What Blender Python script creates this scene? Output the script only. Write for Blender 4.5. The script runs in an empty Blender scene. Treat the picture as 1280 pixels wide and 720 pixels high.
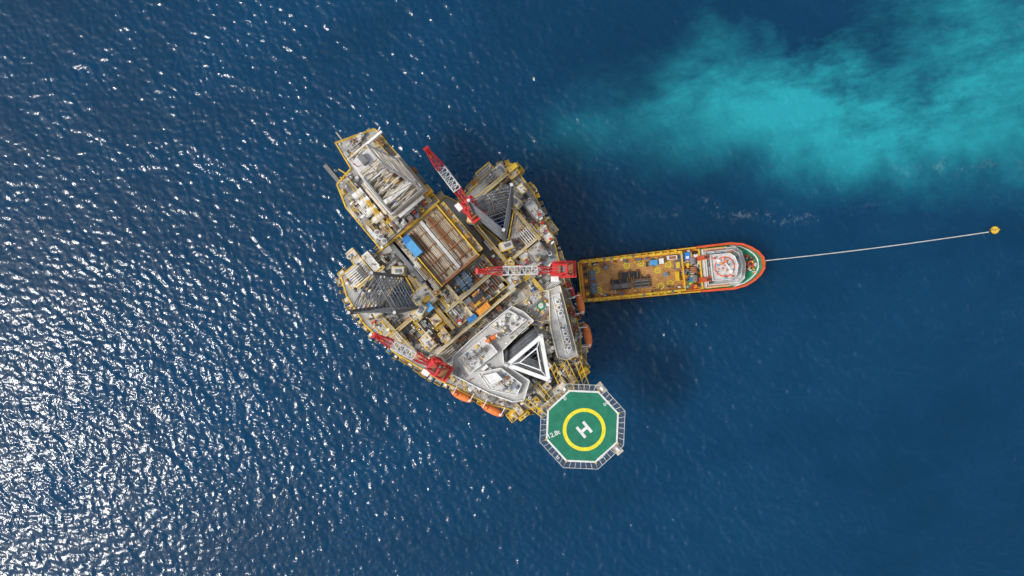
import bpy, math, random
import numpy as np
from mathutils import Vector, Matrix
random.seed(7)
rnd = random.Random(11)
scene = bpy.context.scene
S = 0.28      # metres per survey unit at sea level
H = 239.0     # drone height
DZ = 24.0     # main deck height

# ---------------------------------------------------------------- materials
MATS = {}
def mat(name, col, rough=0.6, metal=0.0, var=0.3, scale=0.6, spec=0.4, grime=0.0):
    m = bpy.data.materials.new(name); m.use_nodes = True
    nt = m.node_tree; n = nt.nodes; l = nt.links
    b = n['Principled BSDF']
    b.inputs['Roughness'].default_value = rough
    b.inputs['Metallic'].default_value = metal
    b.inputs['Specular IOR Level'].default_value = spec
    tc = n.new('ShaderNodeTexCoord')
    nz = n.new('ShaderNodeTexNoise'); nz.inputs['Scale'].default_value = scale
    nz.inputs['Detail'].default_value = 8; nz.inputs['Roughness'].default_value = 0.7
    l.new(tc.outputs['Object'], nz.inputs['Vector'])
    r = n.new('ShaderNodeMapRange')
    r.inputs['From Min'].default_value = 0.32; r.inputs['From Max'].default_value = 0.68
    r.inputs['To Min'].default_value = 1 - var; r.inputs['To Max'].default_value = 1 + var * 0.5
    l.new(nz.outputs['Fac'], r.inputs['Value'])
    mx = n.new('ShaderNodeMix'); mx.data_type = 'RGBA'; mx.blend_type = 'MULTIPLY'
    mx.inputs['Factor'].default_value = 1
    mx.inputs['A'].default_value = (*col, 1)
    l.new(r.outputs['Result'], mx.inputs['B'])
    out = mx.outputs['Result']
    if grime > 0:
        nz2 = n.new('ShaderNodeTexNoise'); nz2.inputs['Scale'].default_value = scale * 0.45
        nz2.inputs['Detail'].default_value = 10; nz2.inputs['Roughness'].default_value = 0.75
        l.new(tc.outputs['Object'], nz2.inputs['Vector'])
        r2 = n.new('ShaderNodeMapRange')
        r2.inputs['From Min'].default_value = 0.54; r2.inputs['From Max'].default_value = 0.74
        r2.inputs['To Max'].default_value = grime
        l.new(nz2.outputs['Fac'], r2.inputs['Value'])
        m2 = n.new('ShaderNodeMix'); m2.data_type = 'RGBA'
        l.new(r2.outputs['Result'], m2.inputs['Factor'])
        l.new(out, m2.inputs['A']); m2.inputs['B'].default_value = (0.16, 0.1, 0.06, 1)
        out = m2.outputs['Result']
    l.new(out, b.inputs['Base Color'])
    MATS[name] = m
    return m
mat('deck_grey', (0.4, 0.395, 0.375), grime=0.6)
mat('deck_tan', (0.46, 0.38, 0.28), grime=0.5)
mat('roof_grey', (0.5, 0.495, 0.48), grime=0.3, scale=0.4, var=0.22)
mat('light_grey', (0.62, 0.615, 0.6), grime=0.3)
mat('white', (0.84, 0.84, 0.82), grime=0.2, var=0.2)
mat('cream', (0.64, 0.56, 0.45), grime=0.4)
mat('dark', (0.045, 0.045, 0.048))
mat('steel', (0.19, 0.195, 0.2), rough=0.5, grime=0.4)
mat('leg_steel', (0.13, 0.14, 0.16), rough=0.5, grime=0.3)
mat('bluegrey', (0.12, 0.19, 0.28), grime=0.3)
mat('rust', (0.32, 0.14, 0.065), rough=0.85)
mat('brown', (0.2, 0.115, 0.065), rough=0.8)
mat('yellow', (0.8, 0.52, 0.045), rough=0.5, grime=0.25)
mat('red', (0.64, 0.04, 0.04), rough=0.45, var=0.25, grime=0.12)
mat('orange', (0.9, 0.24, 0.06), rough=0.4, var=0.2)
mat('orange_paint', (0.82, 0.32, 0.04), rough=0.5, grime=0.2)
mat('blue', (0.03, 0.22, 0.58), rough=0.45, grime=0.1)
mat('light_blue', (0.1, 0.4, 0.75), rough=0.45, grime=0.1)
mat('green', (0.02, 0.3, 0.14), rough=0.5)
mat('heli_green', (0.012, 0.19, 0.11), rough=0.7, var=0.3, scale=0.35, grime=0.2)
mat('heli_white', (0.74, 0.76, 0.74), rough=0.6, var=0.25)
mat('heli_yellow', (0.82, 0.7, 0.03), rough=0.6, var=0.25)
mat('wood', (0.62, 0.33, 0.11), rough=0.8, var=0.45, scale=0.8, grime=0.5)
mat('vessel_red', (0.74, 0.11, 0.035), rough=0.45, grime=0.1)
mat('glass', (0.02, 0.03, 0.04), rough=0.08, var=0.05, spec=0.6)
mat('rope', (0.72, 0.7, 0.64), rough=0.8)
mat('rubber', (0.02, 0.02, 0.02), rough=0.9)

# ---------------------------------------------------------------- mapping
def K(z): return S * (H - z) / H
def PX(x, y, z): k = K(z); return ((x - 640) * k, (360 - y) * k)
CA, SA = math.cos(math.radians(50)), math.sin(math.radians(50))
def AB(a, b): return (565 + CA * a + SA * b, 340 + SA * a - CA * b)
RA = math.radians(-50)

class MB:
    def __init__(s): s.v = []; s.f = []; s.m = []; s.names = []
    def mi(s, n):
        if n not in s.names: s.names.append(n)
        return s.names.index(n)
    def add(s, vs, fs, m):
        o = len(s.v); s.v += [tuple(p) for p in vs]; k = s.mi(m)
        for f in fs: s.f.append(tuple(i + o for i in f)); s.m.append(k)
    def prism(s, pts, z0, z1, m, top=None):
        n = len(pts); t = top or pts
        ar = sum(pts[i][0]*pts[(i+1) % n][1] - pts[(i+1) % n][0]*pts[i][1] for i in range(n))
        if ar < 0: pts = pts[::-1]; t = t[::-1]
        vs = [(p[0], p[1], z0) for p in pts] + [(p[0], p[1], z1) for p in t]
        fs = [tuple(range(n - 1, -1, -1)), tuple(range(n, 2*n))]
        fs += [(i, (i+1) % n, n + (i+1) % n, n + i) for i in range(n)]
        s.add(vs, fs, m)
    def box(s, cx, cy, z0, z1, lx, ly, ang, m, taper=1.0):
        c, q = math.cos(ang), math.sin(ang)
        def g(k): return [(cx + c*x*k - q*y*k, cy + q*x*k + c*y*k) for x, y in
                ((-lx/2, -ly/2), (lx/2, -ly/2), (lx/2, ly/2), (-lx/2, ly/2))]
        s.prism(g(1), z0, z1, m, g(taper))
    def cyl(s, cx, cy, z0, z1, r, m, n=12, r2=None):
        r2 = r if r2 is None else r2
        s.prism([(cx + r*math.cos(i*2*math.pi/n), cy + r*math.sin(i*2*math.pi/n)) for i in range(n)], z0, z1, m,
                [(cx + r2*math.cos(i*2*math.pi/n), cy + r2*math.sin(i*2*math.pi/n)) for i in range(n)])
    def rod(s, p, q, r, m, n=4, r2=None):
        p = Vector(p); q = Vector(q); d = q - p
        if d.length < 1e-5: return
        d.normalize(); u = d.cross(Vector((0, 0, 1)))
        if u.length < 1e-3: u = Vector((1, 0, 0))
        u.normalize(); w = d.cross(u); r2 = r if r2 is None else r2
        ph = math.pi / n
        vs = [p + (u*math.cos(ph+2*math.pi*i/n) + w*math.sin(ph+2*math.pi*i/n))*r for i in range(n)]
        vs += [q + (u*math.cos(ph+2*math.pi*i/n) + w*math.sin(ph+2*math.pi*i/n))*r2 for i in range(n)]
        fs = [tuple(range(n-1, -1, -1)), tuple(range(n, 2*n))] + [(i, (i+1) % n, n+(i+1) % n, n+i) for i in range(n)]
        s.add(vs, fs, m)
    def build(s, name, parent=None, org=(0, 0, 0), bevel=0):
        me = bpy.data.meshes.new(name)
        me.from_pydata([(x-org[0], y-org[1], z-org[2]) for x, y, z in s.v], [], s.f)
        for n in s.names: me.materials.append(MATS[n])
        me.polygons.foreach_set('material_index', s.m); me.update()
        o = bpy.data.objects.new(name, me); scene.collection.objects.link(o)
        if parent: o.parent = parent
        else: o.location = org
        return o
def empty(name, org):
    e = bpy.data.objects.new(name, None); e.location = org; scene.collection.objects.link(e); return e

def rb(mb, x, y, la, lb, z0, z1, m, rot=0, taper=1.0):
    X, Y = PX(x, y, z1); k = K(z1)
    mb.box(X, Y, z0, z1, la*k, lb*k, RA + math.radians(rot), m, taper)
def poly(mb, pts, z0, z1, m):
    mb.prism([PX(x, y, z1) for x, y in pts], z0, z1, m)
def rail(mb, pts, z, m='yellow', h=1.1, closed=False, r=0.055, step=2.2):
    P = [Vector((*PX(x, y, z), z)) for x, y in pts]
    if closed: P.append(P[0])
    for a, b in zip(P[:-1], P[1:]):
        for hh in (h, h*0.5): mb.rod(a+Vector((0, 0, hh)), b+Vector((0, 0, hh)), r, m)
        L = (b-a).length; n = max(1, int(L/step))
        for i in range(n+1):
            p = a.lerp(b, i/n); mb.rod(p, p+Vector((0, 0, h)), r, m)
def lip(mb, pts, z0, z1, w, m, closed=True):
    P = [Vector(PX(x, y, z1)) for x, y in pts]
    if closed: P.append(P[0])
    for i, (a, b) in enumerate(zip(P[:-1], P[1:])):
        d = b - a; mb.box((a.x+b.x)/2, (a.y+b.y)/2, z0, z1 + 0.004*(i % 3), d.length, w, math.atan2(d.y, d.x), m)
PAL = ['deck_grey', 'light_grey', 'light_grey', 'white', 'white', 'white', 'steel', 'steel', 'deck_tan', 'rust', 'brown', 'cream', 'cream', 'yellow', 'bluegrey', 'deck_grey', 'light_grey', 'dark', 'blue', 'red']
def inside(x, y, P):
    c = False; j = len(P) - 1
    for i in range(len(P)):
        if (P[i][1] > y) != (P[j][1] > y) and x < (P[j][0]-P[i][0])*(y-P[i][1])/(P[j][1]-P[i][1])+P[i][0]: c = not c
        j = i
    return c
def clutter(mb, P, z, n, pal=PAL, smin=1.2, smax=7, hmax=2.6, pipes=0.3, avoid=()):
    xs = [p[0] for p in P]; ys = [p[1] for p in P]; k = 0; tries = 0
    while k < n and tries < n*20:
        tries += 1
        x = rnd.uniform(min(xs), max(xs)); y = rnd.uniform(min(ys), max(ys))
        if not inside(x, y, P) or any(inside(x, y, q) for q in avoid): continue
        k += 1; m = rnd.choice(pal); t = rnd.random()
        if t < pipes:
            L = rnd.uniform(6, 24); r = rnd.uniform(0.07, 0.18); d = rnd.choice([(CA, SA), (SA, -CA)])
            x1, y1 = x + d[0]*L, y + d[1]*L
            if not inside(x1, y1, P) or any(inside(x1, y1, q) for q in avoid): continue
            h = z + rnd.uniform(0.4, hmax)
            off = rnd.choice([1, 2, 3, 4])
            for j in range(off):
                ox, oy = -d[1]*j*1.7, d[0]*j*1.7
                mb.rod((*PX(x+ox, y+oy, h), h), (*PX(x1+ox, y1+oy, h), h), r, m, 6)
            for e in ((x, y), (x1, y1)):
                mb.rod((*PX(*e, h), z), (*PX(*e, h), h), 0.12, 'steel')
        elif t < pipes + 0.07:
            X, Y = PX(x, y, z); h = rnd.uniform(0.6, hmax)
            r = rnd.uniform(0.25, 0.8); mb.cyl(X, Y, z-0.1, z+h, r, m, 14); mb.cyl(X, Y, z+h, z+h+0.2, r*0.5, rnd.choice(pal), 10)
        else:
            f = rnd.random()**1.6
            la = smin+(smax-smin)*f; lb = la*rnd.uniform(0.3, 0.9)
            if rnd.random() < 0.5: la, lb = lb, la
            h = rnd.uniform(0.3, hmax)*rnd.uniform(0.4, 1)
            rb(mb, x, y, la, lb, z-0.1, z+h, m)
            u = rnd.random()
            if u < 0.45: rb(mb, x, y, la*0.5, lb*0.5, z+h-0.02, z+h+rnd.uniform(0.15, 0.7), rnd.choice(pal))
            elif u < 0.54:
                rb(mb, x, y, la+0.8, lb+0.8, z-0.08, z+0.25, 'yellow')
            elif u < 0.8 and min(la, lb) > 3:
                for q in range(3):
                    c = (q-1)*la*0.3; rb(mb, x+CA*c, y+SA*c, la*0.08, lb*0.95, z+h-0.02, z+h+0.12, 'steel')
def walkway(mb, a0, b0, a1, b1, z, w=4.5, m='light_grey', zb=None):
    p, q = AB(a0, b0), AB(a1, b1); P = Vector(PX(*p, z)); Q = Vector(PX(*q, z)); d = Q-P; ang = math.atan2(d.y, d.x); k = K(z); c = (P+Q)/2
    mb.box(c.x, c.y, z-0.15, z, d.length, w*k, ang, m); n = Vector((-d.y, d.x)).normalized()*w*k/2
    for s_ in (-1, 1):
        e = Vector((n.x*s_, n.y*s_, 0)); A = Vector((*P, z))+e; B = Vector((*Q, z))+e
        mb.box(c.x+e.x, c.y+e.y, z-0.2, z+0.12, d.length, 0.14, ang, 'yellow')
        mb.rod(A+Vector((0, 0, 1.1)), B+Vector((0, 0, 1.1)), 0.06, 'yellow')
        for i in range(int(d.length/2.2)+1):
            t = i/max(1, int(d.length/2.2)); o_ = A.lerp(B, t); mb.rod(o_, o_+Vector((0, 0, 1.1)), 0.05, 'yellow')
            if i % 3 == 0: mb.rod(o_, Vector((o_.x, o_.y, zb if zb else DZ)), 0.12, 'steel')

# ================================================================= OIL RIG
RIG = empty('offshore_drilling_rig', (*PX(*AB(60, 8), DZ), DZ)); RO = tuple(RIG.location)
hull_ab = [(-85, -110), (-62, -120), (-20, -126), (30, -120), (98, -97), (150, -74), (186, -50), (203, -20), (206, 26),
           (196, 48), (158, 76), (100, 100), (40, 128), (-10, 142), (-56, 144), (-66, 118), (-62, 62), (-78, 55), (-78, -58), (-86, -70)]
hull_px = [AB(a, b) for a, b in hull_ab]
hull_w = [PX(x, y, DZ) for x, y in hull_px]
LEGC = {'aft_s': (623, 279), 'aft_p': (503, 371), 'bow': (660, 431)}
def tri(cx, cy, z, R, ang):
    X, Y = PX(cx, cy, z)
    return [(X + R*math.cos(RA + math.radians(ang + 120*i)), Y + R*math.sin(RA + math.radians(ang + 120*i))) for i in range(3)]
ANG = {'aft_s': 100, 'aft_p': -100, 'bow': 0}
import bmesh
bm = bmesh.new()
loops = [hull_w] + [tri(*LEGC[k], DZ, 8.6, ANG[k]) for k in LEGC]
for lp in loops:
    vs = [bm.verts.new((x, y, DZ)) for x, y in lp]
    for i in range(len(vs)): bm.edges.new((vs[i], vs[(i+1) % len(vs)]))
bmesh.ops.triangle_fill(bm, edges=bm.edges[:], use_beauty=True)
ret = bmesh.ops.extrude_face_region(bm, geom=bm.faces[:])
for e in ret['geom']:
    if isinstance(e, bmesh.types.BMVert): e.co.z = 15
bmesh.ops.recalc_face_normals(bm, faces=bm.faces[:])
for v in bm.verts: v.co -= Vector(RO)
me = bpy.data.meshes.new('hull'); bm.to_mesh(me); bm.free(); me.materials.append(MATS['deck_grey'])
o = bpy.data.objects.new('hull', me); scene.collection.objects.link(o); o.parent = RIG

edge = MB()
lip(edge, hull_px, DZ-1.2, DZ+0.25, 0.35, 'yellow')
rail(edge, hull_px, DZ+0.2, closed=True)
for i in range(len(hull_px)):
    a = Vector(hull_px[i]); b = Vector(hull_px[(i+1) % len(hull_px)])
    if (b-a).length < 22: continue
    d = (b-a).normalized(); nn = Vector((d.y, -d.x)); c = Vector((575, 350))
    if (a+nn-c).length < (a-nn-c).length: nn = -nn
    n = int((b-a).length/9)
    for j in range(n):
        if rnd.random() < 0.8:
            p = a.lerp(b, (j+0.5)/n) + nn*rnd.uniform(1.5, 3.5)
            L = rnd.uniform(4, 12); wpx = rnd.uniform(3, 10); z1 = DZ - rnd.uniform(0.3, 3)
            X, Y = PX(p.x, p.y, z1); k = K(z1)
            ang = math.atan2(-d.y, d.x)
            edge.box(X, Y, z1-0.3, z1, L*k, wpx*k, ang, rnd.choice(['yellow', 'deck_grey', 'light_grey', 'deck_grey', 'cream', 'steel']))
            ox, oy = nn.x*wpx*k/2, -nn.y*wpx*k/2
            edge.box(X+ox, Y+oy, z1-0.3, z1+1.0, L*k, 0.1, ang, 'yellow')
            if rnd.random() < 0.6:
                edge.box(X, Y, z1, z1+rnd.uniform(0.5, 2), L*k*0.5, wpx*k*0.5, ang, rnd.choice(PAL))
for (x, y, la, lb, m) in ((432, 347, 18, 9, 'deck_grey'), (444, 386, 10, 8, 'yellow'), (462, 405, 14, 8, 'light_grey'), (648, 214, 10, 12, 'yellow'), (664, 236, 14, 8, 'deck_tan'), (690, 284, 16, 8, 'light_grey'),
                          (606, 214, 10, 22, 'deck_grey'), (500, 440, 14, 8, 'deck_tan'), (729, 455, 16, 9, 'deck_grey'), (640, 520, 12, 10, 'yellow')):
    z = DZ-1; rb(edge, x, y, la, lb, z-0.6, z, m)
    k = 0.5; P = [(x+CA*la*sa*k+SA*lb*sb*k, y+SA*la*sa*k-CA*lb*sb*k) for sa, sb in ((-1, -1), (1, -1), (1, 1), (-1, 1))]
    rail(edge, P, z, closed=True, r=0.08); lip(edge, P, z-0.6, z+0.1, 0.2, 'yellow'); clutter(edge, P, z, 7, smax=4, hmax=1.6, pipes=0)
edge.build('edge_walkways', RIG, RO)

# ---- legs
def leg(name, key, steel, toph=70):
    mb = MB(); T = tri(*LEGC[key], DZ, 6.5, ANG[key])
    zs = [-6]
    while zs[-1] < toph: zs.append(zs[-1] + 5.45)
    top = zs[-1]
    for x, y in T:
        mb.cyl(x, y, -6, top+0.8, 0.42, steel, 10)
        d = Vector((x, y)) - Vector(PX(*LEGC[key], DZ)); a = math.atan2(d.y, d.x)
        mb.box(x, y, -6, top+0.6, 0.25, 1.2, a, steel)
        mb.cyl(x, y, top+0.78, top+1.1, 0.42, 'light_grey', 10)
    for j, z in enumerate(zs):
        for i in range(3):
            p = Vector((*T[i], z)); q = Vector((*T[(i+1) % 3], z))
            mb.rod(p, q, 0.17, 'steel' if j % 2 else steel, 6)
            mid = (p+q)/2
            if j < len(zs)-1:
                up = Vector((0, 0, 5.45))
                mb.rod(p, mid+up, 0.13, steel, 5); mb.rod(q, mid+up, 0.13, steel, 5)
            if j % 2: mb.rod(mid, (Vector((*T[(i+1) % 3], z))+Vector((*T[(i+2) % 3], z)))/2, 0.09, steel)
    lx, ly = T[0][0]*0.5+T[1][0]*0.5, T[0][1]*0.5+T[1][1]*0.5
    mb.rod((lx, ly, 0), (lx, ly, top), 0.14, 'cream')
    if key == 'bow':
        for i in range(3):
            p = Vector(T[i]); q = Vector(T[(i+1) % 3]); d = q-p; c = (p+q)/2
            ctr = Vector(PX(*LEGC[key], DZ)); c2 = c.lerp(ctr, 0.04)
            mb.box(c2.x, c2.y, top-0.9, top+0.35+0.01*i, d.length+0.9, 0.95, math.atan2(d.y, d.x), 'white')
            c3 = c.lerp(ctr, 0.5)
            mb.box(c3.x, c3.y, top-0.3, top+0.1+0.01*i, d.length*0.5, 0.3, math.atan2(d.y, d.x), 'white')
            mb.rod((*p, top-0.2), (*p.lerp(ctr, 0.5), top-0.2), 0.14, 'white')
    mb.build(name, RIG, RO)
    jf = MB()
    C = Vector(PX(*LEGC[key], DZ))
    for i in range(3):
        d = Vector(T[i]) - C; a = math.atan2(d.y, d.x); p = C + d*1.22
        jf.box(p.x, p.y, DZ-4, DZ+7.5, 2.4, 3.6, a, 'light_grey' if key != 'bow' else 'steel')
        jf.box(p.x, p.y, DZ+7.5, DZ+7.7, 2.8, 4.0, a, 'yellow')
        jf.box(p.x, p.y, DZ+7.7, DZ+8.3, 2.2, 3.4, a, 'light_grey')
        jf.box(p.x, p.y, DZ+8.3, DZ+8.9, 1.0, 1.6, a, 'steel')
        for s_ in (-1, 1):
            t = Vector((-d.y, d.x)).normalized()*1.9*s_
            jf.box(p.x+t.x, p.y+t.y, DZ, DZ+6.6, 2.3, 1.1, a, 'steel' if s_ > 0 else 'deck_grey')
        q = C + (Vector(T[(i+1) % 3]) + Vector(T[i]) - 2*C)*0.62
        e = Vector(T[(i+1) % 3]) - Vector(T[i])
        jf.box(q.x, q.y, DZ-1, DZ+0.7, e.length*0.95, 0.35, math.atan2(e.y, e.x), 'yellow')
    jf.build('jacking_frame_'+key, RIG, RO)
leg('leg_aft_starboard', 'aft_s', 'leg_steel'); leg('leg_aft_port', 'aft_p', 'leg_steel'); leg('leg_bow', 'bow', 'leg_steel')

# ---- cantilever
CZ = 33.0
ct = MB()
cant_ab = [(-217, -8), (-199, 41), (-78, 45), (-78, -50), (-146, -50), (-176, -40), (-180, -14)]
cant_px = [AB(a, b) for a, b in cant_ab]
poly(ct, cant_px, CZ-1.5, CZ, 'deck_grey')
lip(ct, cant_px, CZ-1.6, CZ+0.3, 0.35, 'yellow')
rail(ct, cant_px, CZ+0.3, closed=True)
for b in (-36, 34):
    x, y = AB(-110, b); rb(ct, x, y, 190, 5, CZ-7, CZ-1.4, 'steel')
    x, y = AB(-60, b); rb(ct, x, y, 150, 6, DZ, CZ-5, 'steel')
P_up = [AB(-215, -6), AB(-198, 40), AB(-172, 40), AB(-176, -12)]
clutter(ct, P_up, CZ, 90, ['light_grey', 'white', 'cream', 'rust', 'light_grey', 'steel'], hmax=3.5, pipes=0.5)
P_left = [AB(-176, -38), AB(-176, -14), AB(-80, -14), AB(-80, -48), AB(-146, -48)]
clutter(ct, P_left, CZ, 190, ['light_grey', 'white', 'cream', 'white', 'rust', 'light_grey', 'deck_tan', 'yellow', 'steel'], hmax=3.2, pipes=0.35)
P_right = [AB(-172, 24), AB(-172, 42), AB(-82, 43), AB(-82, 20)]
clutter(ct, P_right, CZ, 100, ['rust', 'brown', 'cream', 'steel', 'yellow', 'cream', 'red', 'light_grey'], hmax=3, pipes=0.3)
P_mid = [AB(-112, -18), AB(-112, 22), AB(-80, 22), AB(-80, -18)]
clutter(ct, P_mid, CZ, 80, hmax=3)
walkway(ct, -172, -26, -84, -26, CZ+2.2, 4, 'deck_grey', CZ); walkway(ct, -196, 30, -84, 36, CZ+2.6, 4, 'deck_grey', CZ); walkway(ct, -112, -46, -112, 42, CZ+2.4, 4, 'light_grey', CZ)
walkway(ct, -192, -4, -178, 38, CZ+2.7, 4, 'light_grey', CZ)
for i in range(4):
    x, y = AB(-150+i*13, -34); z = CZ+2
    x2, y2 = AB(-150+i*13, -20)
    ct.rod((*PX(x, y, z), z), (*PX(x2, y2, z), z), 1.15, 'white', 14)
for i in range(3):
    x, y = AB(-98+i*7, -40); X, Y = PX(x, y, CZ+3); ct.cyl(X, Y, CZ, CZ+3.4, 0.9, 'light_grey', 16); ct.cyl(X, Y, CZ+3.4, CZ+3.8, 0.5, 'steel', 12)
rb(ct, 533, 238, 11, 12, CZ, CZ+3.2, 'yellow'); rb(ct, 533, 238, 7, 8, CZ+3.2, CZ+3.6, 'orange_paint')
rb(ct, 525, 222, 16, 5, CZ, CZ+2.5, 'steel'); rb(ct, 518, 212, 8, 5, CZ, CZ+2.8, 'rust')
for (x0, y0, x1, y1, m) in ((430, 178, 421, 166, 'cream'), (440, 222, 424, 212, 'yellow'), (446, 235, 426, 222, 'yellow'), (470, 168, 476, 160, 'white')):
    z = CZ-0.5
    ct.rod((*PX(x0, y0, z), z), (*PX(x1, y1, z), z+1), 0.22, m, 6)
for i in range(9):
    rb(ct, 476, 300, 12 - i, 8, CZ-9+i, CZ-8.8+i, 'yellow')
ct.build('cantilever', RIG, RO)

# ---- derrick (own top-level object)
DB = (494, 234); DBZ = 38.0; DTZ = 80.0
DO = (*PX(*DB, DBZ), DBZ); DER = empty('drilling_derrick', DO)
dr = MB(); X0, Y0 = DO[:2]
def sq(cx, cy, h, ang):
    return [(cx + math.cos(ang)*x*h - math.sin(ang)*y*h, cy + math.sin(ang)*x*h + math.cos(ang)*y*h) for x, y in ((-1, -1), (1, -1), (1, 1), (-1, 1))]
lv = 7
def hs(t): return 5.8*(1-t) + 2.6*t
prev = None
for i in range(lv+1):
    t = i/lv; z = DBZ + (DTZ-DBZ)*t; q = sq(X0, Y0, hs(t), RA)
    q = [Vector((*p, z)) for p in q]
    for j in range(4): dr.rod(q[j], q[(j+1) % 4], 0.22, 'cream' if i % 2 else 'white', 4)
    if prev:
        for j in range(4):
            dr.rod(prev[j], q[j], 0.32, 'white', 6)
            dr.rod(prev[j], q[(j+1) % 4], 0.16, 'cream', 4); dr.rod(prev[(j+1) % 4], q[j], 0.16, 'cream', 4)
    prev = q
dr.box(X0, Y0, DTZ, DTZ+0.3, 3.2, 5.2, RA, 'light_grey'); dr.box(X0, Y0, DTZ+0.3, DTZ+1.8, 2.4, 1.4, RA, 'steel')
dr.rod((X0-1.5, Y0-1.5, DTZ+0.2), (X0-1.5, Y0-1.5, DTZ+5), 0.12, 'red')
dr.box(X0+1.5, Y0+1.5, 62, 62.25, 5.0, 3.5, RA, 'cream')
for a_, s_ in ((0, 1), (0, -1), (1, 1), (1, -1)):
    c = 6.0*s_; dx, dy = (math.cos(RA)*c, math.sin(RA)*c) if a_ == 0 else (-math.sin(RA)*c, math.cos(RA)*c)
    dr.box(X0+dx, Y0+dy, DBZ, DBZ+3.5, 0.25 if a_ == 0 else 12, 12 if a_ == 0 else 0.25, RA, 'white')
dr.box(X0, Y0, 50, 53, 1.4, 1.2, RA, 'yellow'); dr.rod((X0, Y0, 53), (X0, Y0, DTZ), 0.12, 'steel')
dr.rod((X0, Y0, 34), (X0, Y0, 50), 0.2, 'steel', 6)
dr.box(X0, Y0, DBZ-0.8, DBZ, 14.0, 14.0, RA, 'deck_tan')
for i in range(30):
    a = rnd.uniform(-4.8, 4.8); b = rnd.uniform(-4.8, 4.8)
    dr.box(X0+math.cos(RA)*a-math.sin(RA)*b, Y0+math.sin(RA)*a+math.cos(RA)*b, DBZ, DBZ+rnd.uniform(0.5, 2.5), rnd.uniform(0.6, 2), rnd.uniform(0.6, 2), RA, rnd.choice(PAL))
for p in sq(X0, Y0, 5.6, RA): dr.rod((*p, CZ-1), (*p, DBZ), 0.5, 'steel', 6)
for i in range(10):
    a = -3+i*0.6
    bx, by = X0+math.cos(RA)*a-math.sin(RA)*3, Y0+math.sin(RA)*a+math.cos(RA)*3
    dr.rod((bx, by, DBZ), (X0+math.cos(RA)*a*0.8-math.sin(RA)*2.2, Y0+math.sin(RA)*a*0.8+math.cos(RA)*2.2, 64), 0.12, 'rust', 5)
dr.build('derrick_tower', DER, DO)
vb_ = MB()
for (x, y, la, lb, m, h) in ((499, 238, 7, 48, 'white', 44), (460, 178, 3, 44, 'white', 41), (514, 258, 4, 40, 'light_grey', 40.5), (470, 252, 40, 3, 'cream', 40)):
    X, Y = PX(x, y, h); k = K(h); vb_.box(X, Y, h-1, h, la*k, lb*k, RA, m)
    for s_ in (-0.45, 0.45):
        if lb > la: px, py = X-math.sin(RA)*lb*k*s_, Y+math.cos(RA)*lb*k*s_
        else: px, py = X+math.cos(RA)*la*k*s_, Y+math.sin(RA)*la*k*s_
        vb_.rod((px, py, CZ-1), (px, py, h-1), 0.3, 'steel')
vb_.build('substructure_beams', DER, DO)

# ---- pipe deck
pd = MB()
PZ = 33.5
def abbox(mb, a0, a1, b0, b1, z0, z1, m):
    x, y = AB((a0+a1)/2, (b0+b1)/2); rb(mb, x, y, a1-a0, b1-b0, z0, z1, m)
abbox(pd, -78, 6, -22, 40, DZ, PZ-2.2, 'deck_tan')
abbox(pd, -78, 6, 38.5, 40, PZ-2.3, PZ, 'yellow'); abbox(pd, -78, 6, -22, -20.5, PZ-2.3, PZ, 'yellow')
abbox(pd, -78, -76.5, -20.5, 38.5, PZ-2.3, PZ, 'yellow'); abbox(pd, 3, 6, -20.5, 38.5, PZ-2.3, PZ, 'rust')
for i in range(26):
    b = -17 + i*2.1
    a0 = -73 + rnd.uniform(0, 6); a1 = rnd.choice([-5, -20, 0, -30, -2])
    if 8 < b < 13: continue
    z = PZ-2.0 + rnd.uniform(0, 0.5)
    p = AB(a0, b); q = AB(a1, b)
    pd.rod((*PX(*p, z), z), (*PX(*q, z), z), 0.24, rnd.choice(['cream', 'deck_tan', 'rust', 'deck_tan', 'cream', 'brown']), 6)
abbox(pd, -74, 2, 8.5, 12.5, PZ-2.3, PZ-0.9, 'light_grey')
for a in (-60, -42, -24, -8):
    abbox(pd, a, a+1.2, -19, 37, PZ-2.3, PZ-1.1, 'rust')
abbox(pd, -74, 2, 41.5, 48, DZ, PZ-1.5, 'deck_grey')
lip(pd, [AB(-74, 41.5), AB(2, 41.5), AB(2, 48), AB(-74, 48)], PZ-1.6, PZ-1.2, 0.25, 'yellow')
rail(pd, [AB(-74, 48), AB(2, 48)], PZ-1.4); rail(pd, [AB(-78, -26), AB(6, -26)], PZ-1.4)
abbox(pd, -78, 6, -30, -23, DZ, PZ-1.5, 'deck_grey')
clutter(pd, [AB(-74, 42), AB(2, 42), AB(2, 47), AB(-74, 47)], PZ-1.5, 40, ['brown', 'rust', 'steel', 'cream', 'yellow'], smax=5, hmax=1.2)
clutter(pd, [AB(-76, -29), AB(6, -29), AB(6, -24), AB(-76, -24)], PZ-1.5, 40, ['brown', 'rust', 'steel', 'cream', 'yellow', 'white'], smax=5, hmax=1.2)
pd.build('pipe_deck', RIG, RO)
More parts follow.
